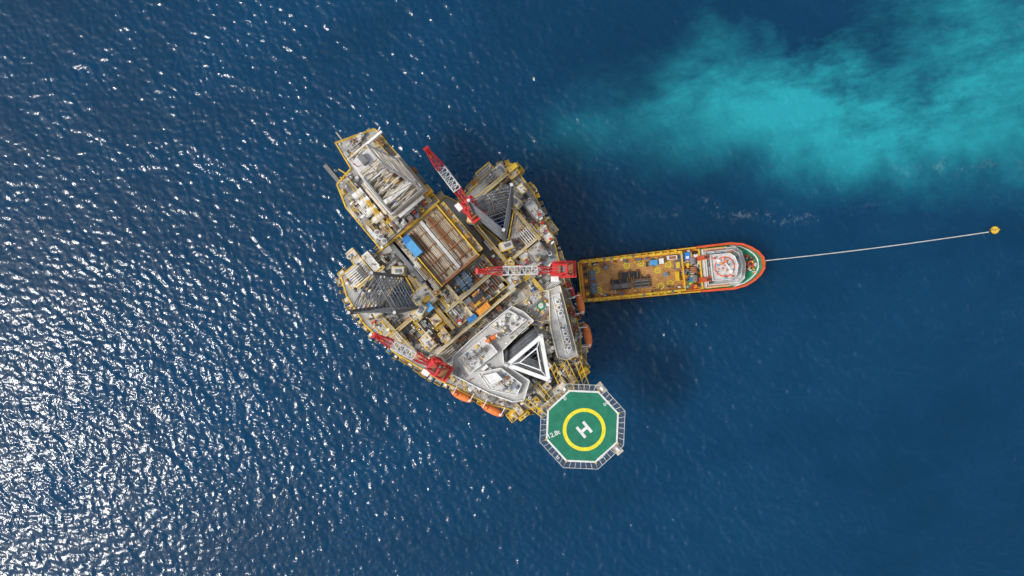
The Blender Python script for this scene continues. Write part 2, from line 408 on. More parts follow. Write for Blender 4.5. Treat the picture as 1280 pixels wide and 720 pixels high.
def container(x, y, la, lb, z, h, m, rot=0, name='cargo_container', ang=None):
    X, Y = PX(x, y, z+h); k = K(z+h); mb = MB(); A = (RA + math.radians(rot)) if ang is None else ang
    lx, ly = la*k, lb*k
    mb.box(X, Y, z, z+h, lx, ly, A, m)
    c, q = math.cos(A), math.sin(A)
    n = max(3, int(lx/0.7))
    for i in range(n):
        u = (i+0.5)/n*lx - lx/2; mb.box(X+c*u, Y+q*u, z+0.15, z+h+0.06, 0.22, ly+0.12, A, m)
    for s_ in (-1, 1):
        mb.box(X+c*s_*(lx/2-0.1), Y+q*s_*(lx/2-0.1), z, z+h+0.12, 0.28, ly+0.2, A, m)
        mb.box(X-q*s_*(ly/2-0.05), Y+c*s_*(ly/2-0.05), z, z+h+0.1, lx+0.16, 0.24, A, m)
    mb.build(name, None, (X, Y, z))
container(516, 309, 24, 10, PZ-1.5, 2.7, 'light_blue'); container(508, 299, 7, 9, PZ-1.5, 2.9, 'blue')

# ---- central deck
cd = MB(); MZ = 27.5
abbox(cd, 8, 58, -38, 44, DZ-0.1, MZ, 'deck_grey')
lip(cd, [AB(8, -38), AB(58, -38), AB(58, 44), AB(8, 44)], MZ-0.5, MZ+0.3, 0.25, 'yellow')
rail(cd, [AB(8, -38), AB(58, -38), AB(58, 44), AB(8, 44)], MZ+0.2, closed=True)
for i in range(6):
    for j in range(3):
        abbox(cd, 12+i*4.2, 15+i*4.2, -14+j*9, -7+j*9, MZ, MZ+rnd.uniform(1, 2.6), rnd.choice(['bluegrey', 'bluegrey', 'dark', 'steel', 'deck_grey']))
for i in range(7):
    abbox(cd, 14, 52, 16+i*3.2, 17.4+i*3.2, MZ, MZ+1+0.1*i, rnd.choice(['rust', 'brown', 'light_grey', 'steel', 'cream']))
abbox(cd, 38, 54, -10, -4, MZ, MZ+2.4, 'rust'); abbox(cd, 38, 54, 0, 10, MZ, MZ+1.9, 'orange_paint')
abbox(cd, 40, 52, 2, 8, MZ+1.9, MZ+2.0, 'brown')
clutter(cd, [AB(10, -36), AB(56, -36), AB(56, -16), AB(10, -16)], MZ, 80, hmax=2.4)
clutter(cd, [AB(10, -14), AB(56, -14), AB(56, 42), AB(10, 42)], MZ, 90, ['steel', 'light_grey', 'bluegrey', 'rust', 'brown', 'white', 'yellow', 'dark', 'cream'], smax=6, hmax=3)
walkway(cd, 8, -15.5, 58, -15.5, MZ+2.6, 3.5, 'light_grey', MZ); walkway(cd, 33, -38, 33, 44, MZ+3.0, 3.6, 'deck_grey', MZ)
cd.build('central_deck', RIG, RO)
container(575, 352, 16, 6, MZ, 2.6, 'bluegrey'); container(583, 346, 16, 6, MZ, 2.6, 'bluegrey'); container(604, 386, 18, 7, MZ, 2.6, 'orange_paint', 90)
container(583, 378, 14, 6, MZ, 2.6, 'steel', 90); container(597, 372, 16, 5, MZ, 2.6, 'dark', 90)
container(590, 398, 12, 6, MZ, 2.6, 'blue', 90)

# ---- wings decks
wg = MB()
legav_s = [(598, 262), (640, 252), (652, 296), (610, 308)]
legav_p = [(480, 352), (520, 345), (530, 390), (486, 398)]
def plates(P, z, n, av):
    xs = [p[0] for p in P]; ys = [p[1] for p in P]
    for i in range(n):
        x = rnd.uniform(min(xs), max(xs)); y = rnd.uniform(min(ys), max(ys))
        if inside(x, y, P) and not inside(x, y, av): rb(wg, x, y, rnd.uniform(12, 34), rnd.uniform(8, 22), z, z+0.02+0.004*i, rnd.choice(['light_grey', 'deck_grey', 'roof_grey', 'deck_tan']))
up_w = [AB(-54, 66), AB(-50, 136), AB(-10, 136), AB(40, 122), AB(62, 114), AB(62, 50), AB(8, 50)]
up_in = [AB(-42, 74), AB(-40, 124), AB(-10, 124), AB(40, 112), AB(56, 104), AB(56, 60), AB(8, 60)]
plates(up_in, DZ, 60, legav_s)
WP = ['light_grey', 'white', 'deck_grey', 'steel', 'rust', 'cream', 'yellow', 'red', 'steel', 'light_grey', 'light_grey', 'brown', 'dark', 'white']
clutter(wg, up_w, DZ, 400, WP, hmax=3.2, avoid=[legav_s], pipes=0.35)
lo_w = [AB(-80, -62), AB(-80, -104), AB(-20, -120), AB(28, -114), AB(60, -104), AB(60, -42), AB(0, -32), AB(-70, -34)]
lo_in = [AB(-66, -66), AB(-66, -96), AB(-20, -108), AB(28, -104), AB(50, -96), AB(50, -50), AB(0, -42), AB(-60, -42)]
plates(lo_in, DZ, 60, legav_p)
clutter(wg, lo_w, DZ, 400, WP, hmax=3.2, avoid=[legav_p], pipes=0.35)
mid_r = [AB(62, 50), AB(62, 110), AB(98, 98), AB(98, 60)]
plates(mid_r, DZ, 12, legav_p)
clutter(wg, mid_r, DZ, 90, hmax=3)
bow_a = [AB(165, -62), AB(200, -18), AB(203, 24), AB(192, 46), AB(158, 72), AB(165, 30)]
clutter(wg, bow_a, DZ+1, 190, ['yellow', 'cream', 'white', 'steel', 'rust', 'light_grey', 'deck_grey', 'steel', 'white'], smax=6, hmax=4)
lo_e = [AB(62, -104), AB(150, -72), AB(182, -48), AB(150, -52), AB(62, -84)]
clutter(wg, lo_e, DZ, 120, ['yellow', 'white', 'cream', 'rust', 'steel', 'cream', 'light_grey'], smax=6)
inn = [AB(62, -82), AB(62, 50), AB(80, 50), AB(86, -60)]
clutter(wg, inn, DZ, 120, ['deck_tan', 'steel', 'rust', 'cream', 'light_grey', 'yellow', 'dark'], hmax=4)
rt_e = [(700, 340), (712, 345), (726, 405), (726, 450), (716, 466), (718, 440)]
clutter(wg, rt_e, DZ, 80, ['yellow', 'white', 'cream', 'rust', 'light_grey', 'red'], smax=5, hmax=2.2)
for args in ((-50, 70, -50, 134, 4), (-40, 60, 58, 60, 4.2), (-44, 110, 40, 110, 4.5), (36, 56, 36, 118, 4), (-30, -44, 56, -44, 4.2), (-60, -60, -60, -104, 4), (12, -44, 12, -112, 4.4),
             (-50, -106, 56, -100, 4.6), (66, -80, 66, 48, 5)):
    a0, b0, a1, b1, zz = args; walkway(wg, a0, b0, a1, b1, DZ+zz, rnd.choice([3, 4]), rnd.choice(['light_grey', 'deck_grey', 'deck_tan']))
for (x, y, la, lb, h, m) in ((640, 214, 16, 14, 4, 'deck_tan'), (652, 236, 12, 9, 3.4, 'white'), (668, 262, 26, 14, 3, 'light_grey'), (682, 292, 22, 12, 3.2, 'light_grey'),
        (672, 315, 20, 22, 4, 'roof_grey'), (655, 318, 12, 14, 3, 'light_grey'), (638, 327, 9, 8, 4.4, 'yellow'), (612, 305, 14, 8, 3.6, 'light_grey'), (622, 222, 24, 30, 2.2, 'deck_grey'),
        (450, 330, 44, 12, 3, 'light_grey'), (468, 332, 40, 10, 3.6, 'light_grey'), (440, 352, 16, 14, 3, 'light_grey'), (478, 412, 20, 12, 3.4, 'deck_grey'), (498, 420, 16, 10, 4, 'white'),
        (530, 372, 26, 26, 6, 'light_grey'), (524, 392, 14, 24, 5, 'light_grey'), (545, 365, 8, 10, 6.8, 'white'), (535, 428, 20, 14, 4, 'light_grey'), (556, 420, 16, 12, 4.4, 'deck_tan'),
        (515, 335, 20, 16, 5, 'deck_grey'), (545, 400, 12, 12, 4, 'cream'), (640, 352, 16, 22, 3.5, 'light_grey')):
    rb(wg, x, y, la, lb, DZ-0.1, DZ+h, m)
    z = DZ+h; k = 0.46
    P = [(x+CA*la*sa*k+SA*lb*sb*k, y+SA*la*sa*k-CA*lb*sb*k) for sa, sb in ((-1, -1), (1, -1), (1, 1), (-1, 1))]
    lip(wg, P, z-0.1, z+0.22, 0.2, rnd.choice(['yellow', 'white', 'steel', 'yellow']))
    clutter(wg, P, z, int(la*lb/30)+3, smax=4, hmax=1.3, pal=['white', 'light_grey', 'steel', 'rust', 'yellow', 'cream', 'bluegrey'])
for (x, y, n, L, dirb, m, z) in ((450, 345, 9, 26, True, 'white', DZ+3.4), (612, 228, 12, 24, True, 'steel', DZ+3.2), (662, 292, 8, 18, False, 'white', DZ+3.6), (560, 440, 6, 18, True, 'cream', DZ+4)):
    for i in range(n):
        a = (i-n/2)*3
        if dirb: p0 = (x+CA*a+SA*L/2, y+SA*a-CA*L/2); p1 = (x+CA*a-SA*L/2, y+SA*a+CA*L/2)
        else: p0 = (x+SA*a+CA*L/2, y-CA*a+SA*L/2); p1 = (x+SA*a-CA*L/2, y-CA*a-SA*L/2)
        wg.rod((*PX(*p0, z), z), (*PX(*p1, z), z), 0.18, m, 5)
rb(wg, 641, 209, 6, 12, DZ+4, DZ+5.2, 'yellow'); rb(wg, 536, 384, 10, 9, DZ+6, DZ+7.4, 'light_blue')
for i in range(8):
    rb(wg, 674+i*2.4, 268+i*5, 2.4, 4, DZ, DZ+4, ['red', 'white'][i % 2])
wg.build('deck_equipment', RIG, RO)

# ---- living quarters
lq = MB(); QZ = 36.0
Q1 = [(566, 446), (588, 425), (612, 405), (640, 383), (655, 390), (667, 401), (648, 418), (628, 438), (630, 455), (662, 476), (655, 500), (640, 502), (612, 492), (565, 468)]
Q2 = [(686, 363), (700, 357), (709, 392), (722, 444), (708, 450), (697, 447), (688, 408)]
Q3 = [(641, 382), (665, 368), (685, 362), (687, 385), (692, 406), (668, 400), (656, 389)]
lift = {0: QZ, 1: QZ-1, 2: QZ-3}
for i, Q in enumerate((Q1, Q2, Q3)):
    z = lift[i]; poly(lq, Q, DZ-0.1, z, 'roof_grey')
    lip(lq, Q, z-0.4, z+0.5, 0.25, ['white', 'white', 'cream'][i]); rail(lq, Q, z+0.4, 'yellow' if i else 'white', closed=True, r=0.05)
    for u in range(len(Q)):
        a = Vector(PX(*Q[u], z)); b = Vector(PX(*Q[(u+1) % len(Q)], z)); L = (b-a).length
        for lvl in range(3):
            zz = z-2.6-lvl*3.2
            for j in range(int(L/2.4)):
                p = a.lerp(b, (j+0.5)/max(1, int(L/2.4))); lq.box(p.x, p.y, zz, zz+1, 1.0, 0.12, math.atan2((b-a).y, (b-a).x), 'glass')
for pts, z, m in (([(572, 449), (606, 421), (622, 440), (588, 467)], QZ+1.6, 'light_grey'), ([(612, 408), (636, 388), (658, 400), (634, 420)], QZ+0.9, 'light_grey'),
                  ([(598, 466), (626, 460), (652, 480), (646, 494), (612, 487)], QZ+1.8, 'light_grey'), ([(604, 470), (620, 466), (628, 474), (612, 481)], QZ+3.2, 'white'),
                  ([(690, 370), (699, 367), (716, 440), (708, 444)], QZ+0.2, 'light_grey')):
    poly(lq, pts, QZ-2, z, m); lip(lq, pts, z-0.2, z+0.3, 0.2, 'white')
pal2 = ['white', 'light_grey', 'white', 'steel', 'steel', 'cream', 'roof_grey', 'bluegrey', 'rust', 'yellow']
clutter(lq, [(575, 450), (604, 425), (618, 440), (589, 463)], QZ+1.6, 34, pal2, 1.0, 5, 1.2, 0.3)
clutter(lq, [(614, 409), (636, 391), (655, 400), (634, 417)], QZ+0.9, 34, pal2, 1.0, 5, 1.2, 0.3)
clutter(lq, [(600, 468), (626, 463), (649, 480), (644, 491), (614, 485)], QZ+1.8, 40, pal2, 1.0, 5, 1.4, 0.3)
clutter(lq, [(645, 383), (664, 371), (684, 365), (686, 385), (688, 402), (668, 397)], QZ-3, 60, pal2+['yellow', 'rust'], 1.0, 5, 1.6, 0.3)
clutter(lq, [(569, 455), (586, 467), (600, 484), (566, 466)], QZ, 16, pal2, 1.0, 4, 1.2, 0.2)
clutter(lq, [(691, 372), (698, 369), (715, 440), (708, 442)], QZ+0.2, 30, pal2, 1.0, 3, 1.0, 0.3)
clutter(lq, [(640, 416), (660, 402), (664, 402), (632, 436), (630, 432)], QZ, 10, pal2, 1.0, 3, 1.0, 0.3)
for i, t in enumerate((0.1, 0.2, 0.3, 0.55, 0.65, 0.75, 0.9)):
    x = 695+t*18; y = 370+t*72; X, Y = PX(x, y, QZ+0.6)
    lq.cyl(X, Y, QZ+0.1, QZ+1.1, 0.75, 'white', 18); lq.cyl(X, Y, QZ+1.1, QZ+1.25, 0.45, 'steel', 16)
X, Y = PX(676, 382, QZ-2.6); lq.cyl(X, Y, QZ-3, QZ-2.5, 1.3, 'green', 16); lq.cyl(X, Y, QZ-2.5, QZ-2.4, 0.8, 'light_grey', 16)
for i in range(5):
    rb(lq, 596+i*5, 452+i*4, 4, 9, QZ-1, QZ+0.9+0.2*i, ['white', 'light_grey'][i % 2])
for x, y in ((590, 440), (600, 455), (630, 404), (645, 400), (636, 478), (615, 476)):
    X, Y = PX(x, y, QZ+2); lq.rod((X, Y, QZ), (X, Y, QZ+7), 0.08, 'white'); lq.cyl(X, Y, QZ+1.5, QZ+2.6, 0.5, 'white', 12, 0.3)
lq.build('living_quarters', RIG, RO)

pit = MB()
clutter(pit, [(668, 402), (690, 408), (697, 448), (706, 456), (690, 476), (672, 470), (634, 452), (640, 436)], DZ, 150, ['light_grey', 'steel', 'brown', 'bluegrey', 'dark', 'cream', 'yellow', 'deck_grey'], hmax=6,
        avoid=[[(645, 418), (680, 412), (684, 445), (660, 452), (640, 440)]])
for (p, q) in (((690, 455), (705, 488)), ((705, 450), (722, 486)), ((668, 478), (690, 503)), ((655, 500), (680, 518)), ((722, 452), (733, 484))):
    z = DZ+8
    P0 = Vector((*PX(*p, z), z)); P1 = Vector((*PX(*q, z), z+3))
    for j in (-1, 1):
        off = Vector((0.7*j, 0.4*j, 0)); pit.rod(P0+off, P1+off, 0.15, 'yellow')
    for j in range(7):
        a = P0.lerp(P1, j/6); b = P0.lerp(P1, min(1, (j+1)/6)); pit.rod(a+Vector((0.7, 0.4, 0)), b-Vector((0.7, 0.4, 0)), 0.09, 'yellow')
pit.build('helideck_trusses', RIG, RO)
yl = MB()
for (x, y, la, lb, z, m) in ((712, 472, 18, 8, DZ+6, 'cream'), (730, 466, 8, 14, DZ+3, 'yellow'), (697, 488, 8, 12, DZ+9, 'light_grey'), (668, 503, 10, 16, DZ+4, 'deck_grey'), (648, 512, 14, 8, DZ+1.4, 'cream'),
        (655, 520, 4, 16, DZ+2, 'yellow'), (683, 484, 10, 10, DZ+7, 'light_grey'), (704, 478, 6, 6, DZ+8, 'white')):
    rb(yl, x, y, la, lb, DZ-1, z, m)
    k = 0.46; P = [(x+CA*la*sa*k+SA*lb*sb*k, y+SA*la*sa*k-CA*lb*sb*k) for sa, sb in ((-1, -1), (1, -1), (1, 1), (-1, 1))]
    rail(yl, P, z, closed=True); clutter(yl, P, z, 8, smax=3, hmax=1)
yl.build('bow_platforms', RIG, RO)

# ================================================================= HELIDECK
HZ = 40.0; HO = (*PX(728, 533, HZ), HZ); HELI = empty('helideck', HO)
hd = MB(); hx, hy = HO[:2]; k = K(HZ)
def octg(R, rot=2.5): return [(hx+R*math.cos(math.radians(22.5+rot*-1+45*i)), hy+R*math.sin(math.radians(22.5-rot+45*i))) for i in range(8)]
R0 = 48.5*k
hd.prism(octg(R0), HZ-0.8, HZ, 'heli_white'); hd.prism(octg(R0-0.55), HZ, HZ+0.02, 'heli_green')
hd.build('deck_plate', HELI, HO)
mk = MB()
def ring(mb, r0, r1, z, m, n=72):
    vs = []; fs = []
    for i in range(n):
        a = 2*math.pi*i/n; vs += [(hx+r0*math.cos(a), hy+r0*math.sin(a), z), (hx+r1*math.cos(a), hy+r1*math.sin(a), z)]
    for i in range(n): j = (i+1) % n; fs.append((2*i, 2*i+1, 2*j+1, 2*j))
    mb.add(vs, fs, m)
ox, oy = 2.5*k, -5*k
hx += ox*0.9; hy += oy*0.8
ring(mk, 22.3*k, 26.8*k, HZ+0.03, 'heli_yellow')
def flat(mb, u, v, lu, lv_, z, m, cx=None, cy=None):
    c, q = math.cos(RA), math.sin(RA); cx = hx if cx is None else cx; cy = hy if cy is None else cy
    mb.add([(cx+c*(u+x)-q*(v+y), cy+q*(u+x)+c*(v+y), z) for x, y in ((-lu/2, -lv_/2), (lu/2, -lv_/2), (lu/2, lv_/2), (-lu/2, lv_/2))], [(0, 1, 2, 3)], m)
flat(mk, 0, -5.2*k, 17*k, 3.6*k, HZ+0.034, 'heli_white'); flat(mk, 0, 5.2*k, 17*k, 3.6*k, HZ+0.034, 'heli_white'); flat(mk, 0, 0, 3.6*k, 6.8*k, HZ+0.034, 'heli_white')
mk.build('markings', HELI, HO)
hx, hy = HO[:2]
def text(s, x, y, size, rot, m):
    cu = bpy.data.curves.new('deck_lettering', 'FONT'); cu.body = s; cu.size = size; cu.align_x = 'CENTER'; cu.align_y = 'CENTER'; cu.offset = 0.03
    o = bpy.data.objects.new('deck_lettering', cu); scene.collection.objects.link(o); o.parent = HELI
    X, Y = PX(x, y, HZ); o.location = (X-HO[0], Y-HO[1], 0.04); o.rotation_euler = (0, 0, rot); cu.materials.append(MATS[m])
text('12.8t', 692, 543, 1.9, math.radians(25), 'heli_white'); text('D22', 758, 504, 1.1, RA+math.pi/2, 'heli_white'); text('RIG 7', 752, 571, 1.2, RA+math.pi/2, 'heli_white'); text('22', 706, 498, 1.1, RA, 'heli_white'); text('22', 697, 572, 1.1, RA, 'heli_white')
nt_ = MB(); Pi = octg(R0+0.05); Po = octg(R0+1.9)
for i in range(8):
    a0, a1 = Vector((*Pi[i], HZ-0.3)), Vector((*Pi[(i+1) % 8], HZ-0.3)); b0, b1 = Vector((*Po[i], HZ+0.15)), Vector((*Po[(i+1) % 8], HZ+0.15))
    nt_.rod(b0, b1, 0.1, 'light_grey'); nt_.rod(a0.lerp(b0, .5), a1.lerp(b1, .5), 0.05, 'steel'); nt_.rod(a0, a1, 0.1, 'steel')
    for t_ in (0.25, 0.75): nt_.rod(a0.lerp(b0, t_), a1.lerp(b1, t_), 0.03, 'steel')
    for j in range(7): nt_.rod(a0.lerp(a1, j/6.0), b0.lerp(b1, j/6.0), 0.09, 'light_grey')
    for j in range(30): nt_.rod(a0.lerp(a1, j/30.0), b0.lerp(b1, j/30.0), 0.025, 'steel')
    nt_.cyl(Pi[i][0], Pi[i][1], HZ, HZ+0.3, 0.25, 'yellow', 8)
for (x, y) in ((772, 562), (705, 486), (752, 486)):
    X, Y = PX(x, y, HZ); nt_.box(X, Y, HZ-1.5, HZ-0.9, 3.4, 2.2, RA, 'cream'); nt_.box(X, Y, HZ-0.9, HZ+0.1, 1.2, 0.8, RA, 'white')
for i in range(8):
    p = octg(R0*0.7)[i]
    q = PX(*AB(200, 20), DZ-4)
    nt_.rod((*p, HZ-0.9), (q[0]+(i-4)*1.0, q[1]+(i % 3)*1.5, DZ-3), 0.25, 'cream', 6)
    nt_.rod((*p, HZ-1.2), (*octg(R0*0.7)[(i+1) % 8], HZ-1.2), 0.3, 'cream', 6)
nt_.build('safety_net', HELI, HO)

# ================================================================= CRANES
def crane(base, tip, zt, zb=42.0):
    org = (*PX(*base, zb), DZ); E = empty('pedestal_crane', org); B = Vector((*PX(*base, zb), zb)); T = Vector((*PX(*tip, zt), zt))
    d = T - B; ang = math.atan2(d.y, d.x); u = Vector((math.cos(ang), math.sin(ang), 0)); w = Vector((-u.y, u.x, 0)); up = Vector((0, 0, 1))
    m = MB()
    m.cyl(B.x, B.y, 16, zb-3, 1.7, 'white', 20); m.cyl(B.x, B.y, zb-3, zb-2.2, 2.6, 'red', 20)
    m.build('pedestal', E, org); m = MB()
    m.box(B.x-u.x*1.2, B.y-u.y*1.2, zb-2.2, zb+0.8, 6.0, 4.4, ang, 'red')
    m.box(B.x-u.x*3.2, B.y-u.y*3.2, zb+0.8, zb+2.0, 1.8, 3.6, ang, 'rust')
    c = B+u*1.2+w*2.7; m.box(c.x, c.y, zb-1.8, zb+1.0, 2.2, 1.5, ang, 'white'); m.box(c.x+u.x*1.12, c.y+u.y*1.12, zb-1.2, zb+0.7, 0.08, 1.3, ang, 'glass')
    for s_ in (-1, 1):
        f = B+w*1.7*s_; top = B-u*1.8+w*1.0*s_+up*7.5
        m.rod(f+u*1.5+up*0.8, top, 0.28, 'red', 6); m.rod(f-u*3.6+up*0.8, top, 0.28, 'red', 6)
        m.rod(f-u*1.0+up*0.8, B-u*0.4+w*1.3*s_+up*4.3, 0.2, 'red', 5)
        m.rod(B+w*2.35*s_-u*4+up*0.8, B+w*2.35*s_+u*1.6+up*0.8, 0.14, 'red')
    m.rod(B-u*1.8-w*1.2+up*7.5, B-u*1.8+w*1.2+up*7.5, 0.45, 'red', 8)
    for i in range(3): m.rod(B-u*(0.3+i*1.3)-w*1.3+up*1.35, B-u*(0.3+i*1.3)+w*1.3+up*1.35, 0.5, 'steel' if i % 2 else 'rust', 10)
    m.box(B.x-u.x*4.6, B.y-u.y*4.6, zb-2.0, zb-0.2, 1.2, 4.8, ang, 'red')
    m.build('crane_house', E, org); m = MB()
    r = B+u*1.6; ax = (T-r); L = ax.length; ax.normalize(); vv = w; ww = ax.cross(vv).normalized()
    n = int(L/1.7)
    def sec(t):
        wd = 0.9+0.75*min(1, t*4) if t < 0.7 else 1.65-1.15*(t-0.7)/0.3
        hh = wd*0.8
        c = r+ax*L*t; return [c+vv*wd*0.7*a+ww*hh*0.7*b for a, b in ((-1, -1), (1, -1), (1, 1), (-1, 1))]
    for i in range(n):
        t0, t1 = i/n, (i+1)/n; s0, s1 = sec(t0), sec(t1)
        col = 'white' if 0.2 < t0 < 0.62 else 'red'
        for j in range(4):
            m.rod(s0[j], s1[j], 0.2, col, 5)
            m.rod(s0[j], s1[(j+1) % 4], 0.1, col); m.rod(s0[j], s0[(j+1) % 4], 0.11, col)
        if t0 > 0.62 or t0 < 0.15:
            c0 = (s0[0]+s0[1]+s0[2]+s0[3])/4; c1 = (s1[0]+s1[1]+s1[2]+s1[3])/4
            m.rod(c0, c1, 0.34, col, 6)
    m.rod(T-vv*0.8, T+vv*0.8, 0.6, 'red', 10); m.rod(T, T-up*9, 0.07, 'dark'); m.box(T.x, T.y, T.z-10.4, T.z-9, 0.8, 0.8, ang, 'yellow')
    for s_ in (-0.5, 0.5): m.rod(B-u*1.8+w*s_+up*7.6, T+w*s_*0.5+ax*-2, 0.07, 'steel')
    m.build('boom', E, org)
crane((586, 256), (533, 186), 56); crane((698, 337), (597, 339), 50); crane((543, 458), (468, 419), 50)

# ================================================================= LIFEBOATS
def lifeboat(x, y, L, angdeg, z, davit=(0, 0), m='orange'):
    org = (*PX(x, y, z+2), z); E = empty('lifeboat', org); k = K(z+2); Lm = L*k; W = Lm*0.32
    a = math.radians(-angdeg); u = Vector((math.cos(a), math.sin(a), 0)); w = Vector((-u.y, u.x, 0)); C = Vector(org)
    vs = []; fs = []; N = 12; M = 14
    for i in range(M+1):
        t = i/M*2-1; f = max(0.04, (1-abs(t)**2.6))**0.6
        for j in range(N):
            q = 2*math.pi*j/N; yy = math.cos(q)*W/2*f; zz = math.sin(q); zz = zz*(1.25 if zz > 0 else 1.15)*f
            if zz > 0 and abs(t) < 0.62: zz *= 1.12
            p = C+u*t*Lm/2+w*yy+Vector((0, 0, 1.3+zz)); vs.append(p)
    for i in range(M):
        for j in range(N): fs.append((i*N+j, (i+1)*N+j, (i+1)*N+(j+1) % N, i*N+(j+1) % N))
    fs += [tuple(range(N)), tuple(range(M*N+N-1, M*N-1, -1))]
    mb = MB(); mb.add(vs, fs, m)
    c = C-u*Lm*0.27; mb.box(c.x, c.y, z+2.2, z+3.3, 1.2, 1.2, a, m, 0.8); mb.box(c.x, c.y, z+2.75, z+3.0, 1.16, 1.16, a, 'glass')
    for s_ in (-0.3, 0.35): c = C+u*Lm*s_; mb.box(c.x, c.y, z+2.4, z+2.85, 0.5, 0.7, a, 'white')
    ob = mb.build('hull_and_canopy', E, org)
    for p in ob.data.polygons: p.use_smooth = len(p.vertices) == 4 and p.index < M*N
    dv = MB()
    for s_ in (-0.38, 0.38):
        c = C+u*Lm*s_; q = Vector((*PX(x+davit[0], y+davit[1], z+2), 0))-Vector((C.x, C.y, 0)); e = c+q
        dv.rod((c.x, c.y, z+4.4), (e.x, e.y, z+4.0), 0.16, 'white'); dv.rod((e.x, e.y, z+4.0), (e.x, e.y, z-1), 0.22, 'white'); dv.rod((c.x, c.y, z+4.4), (c.x, c.y, z+2.6), 0.06, 'dark')
    dv.build('davits', E, org)
ZL = DZ-0.5
lifeboat(577, 496, 30, 25, ZL, (5, -9)); lifeboat(615, 513, 32, 27, ZL, (5, -10)); lifeboat(735, 420, 31, 80, ZL, (-10, 1)); lifeboat(726, 380, 29, 78, ZL, (-9, 1))
lifeboat(615, 423, 20, -32, QZ+1.0, (3, 3))
lifeboat(716, 366, 16, 75, ZL+2, (-6, 1), 'red')

# ================================================================= SUPPLY VESSEL
VZ = 3.2
VO = (*PX(840, 340, VZ), 0); VES = empty('supply_vessel', VO)
dl = math.hypot(232, -24); dX, dY = 232/dl, -24/dl
VA = math.atan2(24, 232)
def SV(s, t): return (725+dX*s+dY*t, 352+dY*s-dX*t)
def vbx(mb, s, t, ls, lt, z0, z1, m, rot=0, taper=1.0):
    x, y = SV(s, t); X, Y = PX(x, y, z1); k = K(z1); mb.box(X, Y, z0, z1, ls*k, lt*k, VA+math.radians(rot), m, taper)
half = [(0, 24), (3, 26.5), (60, 27.5), (150, 28.5), (192, 28.5), (206, 26), (217, 21), (226, 14), (231, 7), (233.5, 2)]
def outline(off=0, z=VZ, f=1.0, smin=0, bow=0):
    P = [(s + (bow if s > 190 else 0)*(s-190)/43, t*f-off) for s, t in half if s >= smin]
    return [PX(*SV(s-(off if s > 220 else 0), t), z) for s, t in P] + [PX(*SV(s-(off if s > 220 else 0), -t), z) for s, t in P[::-1]]
vh = MB()
vh.prism(outline(2.5, 0), -2, 0.8, 'vessel_red', outline(0.6, 0.8))
vh.prism(outline(0.6, 0.8), 0.8, VZ, 'orange_paint', outline(0, VZ))
ohull = vh.build('hull', VES, VO)
vd = MB()
def loop_wall(mb, P, z0, z1, w, m, idx=None):
    n = len(P)
    for i in range(n):
        if idx and i not in idx: continue
        a = Vector(P[i]); b = Vector(P[(i+1) % n]); d = b-a
        mb.box((a.x+b.x)/2, (a.y+b.y)/2, z0, z1+0.003*(i % 2), d.length+w*0.6, w, math.atan2(d.y, d.x), m)
loop_wall(vd, outline(1.0, VZ+1.4), VZ-0.1, VZ+1.4, 0.35, 'yellow')
loop_wall(vd, outline(3.5, VZ+0.9), VZ, VZ+0.9, 0.25, 'orange_paint')
vbx(vd, 66, 0, 122, 44, VZ, VZ+0.12, 'wood')
for i in range(21): vbx(vd, 66, -21+i*2.1, 121, 0.3, VZ+0.12, VZ+0.16, 'rust')
for t in (-24, 24): vbx(vd, 66, t, 126, 2.6, VZ, VZ+2.2, 'yellow'); vbx(vd, 66, t*0.93, 124, 0.9, VZ, VZ+1.2, 'orange_paint')
for s in range(6, 128, 9):
    for t in (-25, 25): vbx(vd, s, t, 2.2, 4, VZ, VZ+2.6, rnd.choice(['yellow', 'orange_paint', 'steel']))
for i in range(90):
    s = rnd.uniform(8, 126); t = rnd.choice([-1, 1])*rnd.uniform(16.5, 22)
    vbx(vd, s, t, rnd.uniform(0.8, 4), rnd.uniform(0.8, 2.2), VZ, VZ+rnd.uniform(0.3, 1.6), rnd.choice(['yellow', 'orange_paint', 'steel', 'white', 'dark', 'rust', 'blue']))
vbx(vd, 3, 0, 3, 44, VZ, VZ+0.8, 'orange_paint')
for (s, t) in ((8, 16), (8, 8), (8, 0), (8, -8), (8, -16), (14, 20), (14, -20)):
    vbx(vd, s, t, 4, 4, VZ, VZ+1.2, rnd.choice(['yellow', 'dark', 'orange_paint']))
for s_, t_ in ((22, 12), (22, -13), (60, 14), (78, 15), (98, 4), (112, -14), (100, -16), (112, 10)):
    X, Y = PX(*SV(s_, t_), VZ+0.2); hx, hy = X, Y; ring(vd, 0.75, 1.1, VZ+0.22, 'heli_yellow', 24); vbx(vd, s_, t_, 2.6, 0.7, VZ+0.1, VZ+0.21, 'heli_yellow'); vbx(vd, s_, t_, 0.7, 2.6, VZ+0.1, VZ+0.212, 'heli_yellow')
vd.build('cargo_deck', VES, VO)
vc = MB()
for (s, t, ls, n, m) in ((50, -8, 24, 7, 'dark'), (76, -8, 22, 7, 'brown'), (62, 3, 26, 4, 'dark')):
    for i in range(n):
        for j in range(2):
            z = VZ+0.5+j*0.5; tt = t+(i-n/2)*1.9; p = SV(s-ls/2, tt); q = SV(s+ls/2, tt)
            vc.rod((*PX(*p, z), z), (*PX(*q, z), z), 0.28, rnd.choice([m, 'dark', 'steel', 'dark']), 6)
    for e in (-0.4, 0, 0.4): vbx(vc, s+ls*e, t, 1, n*2+2, VZ, VZ+1.5, 'brown')
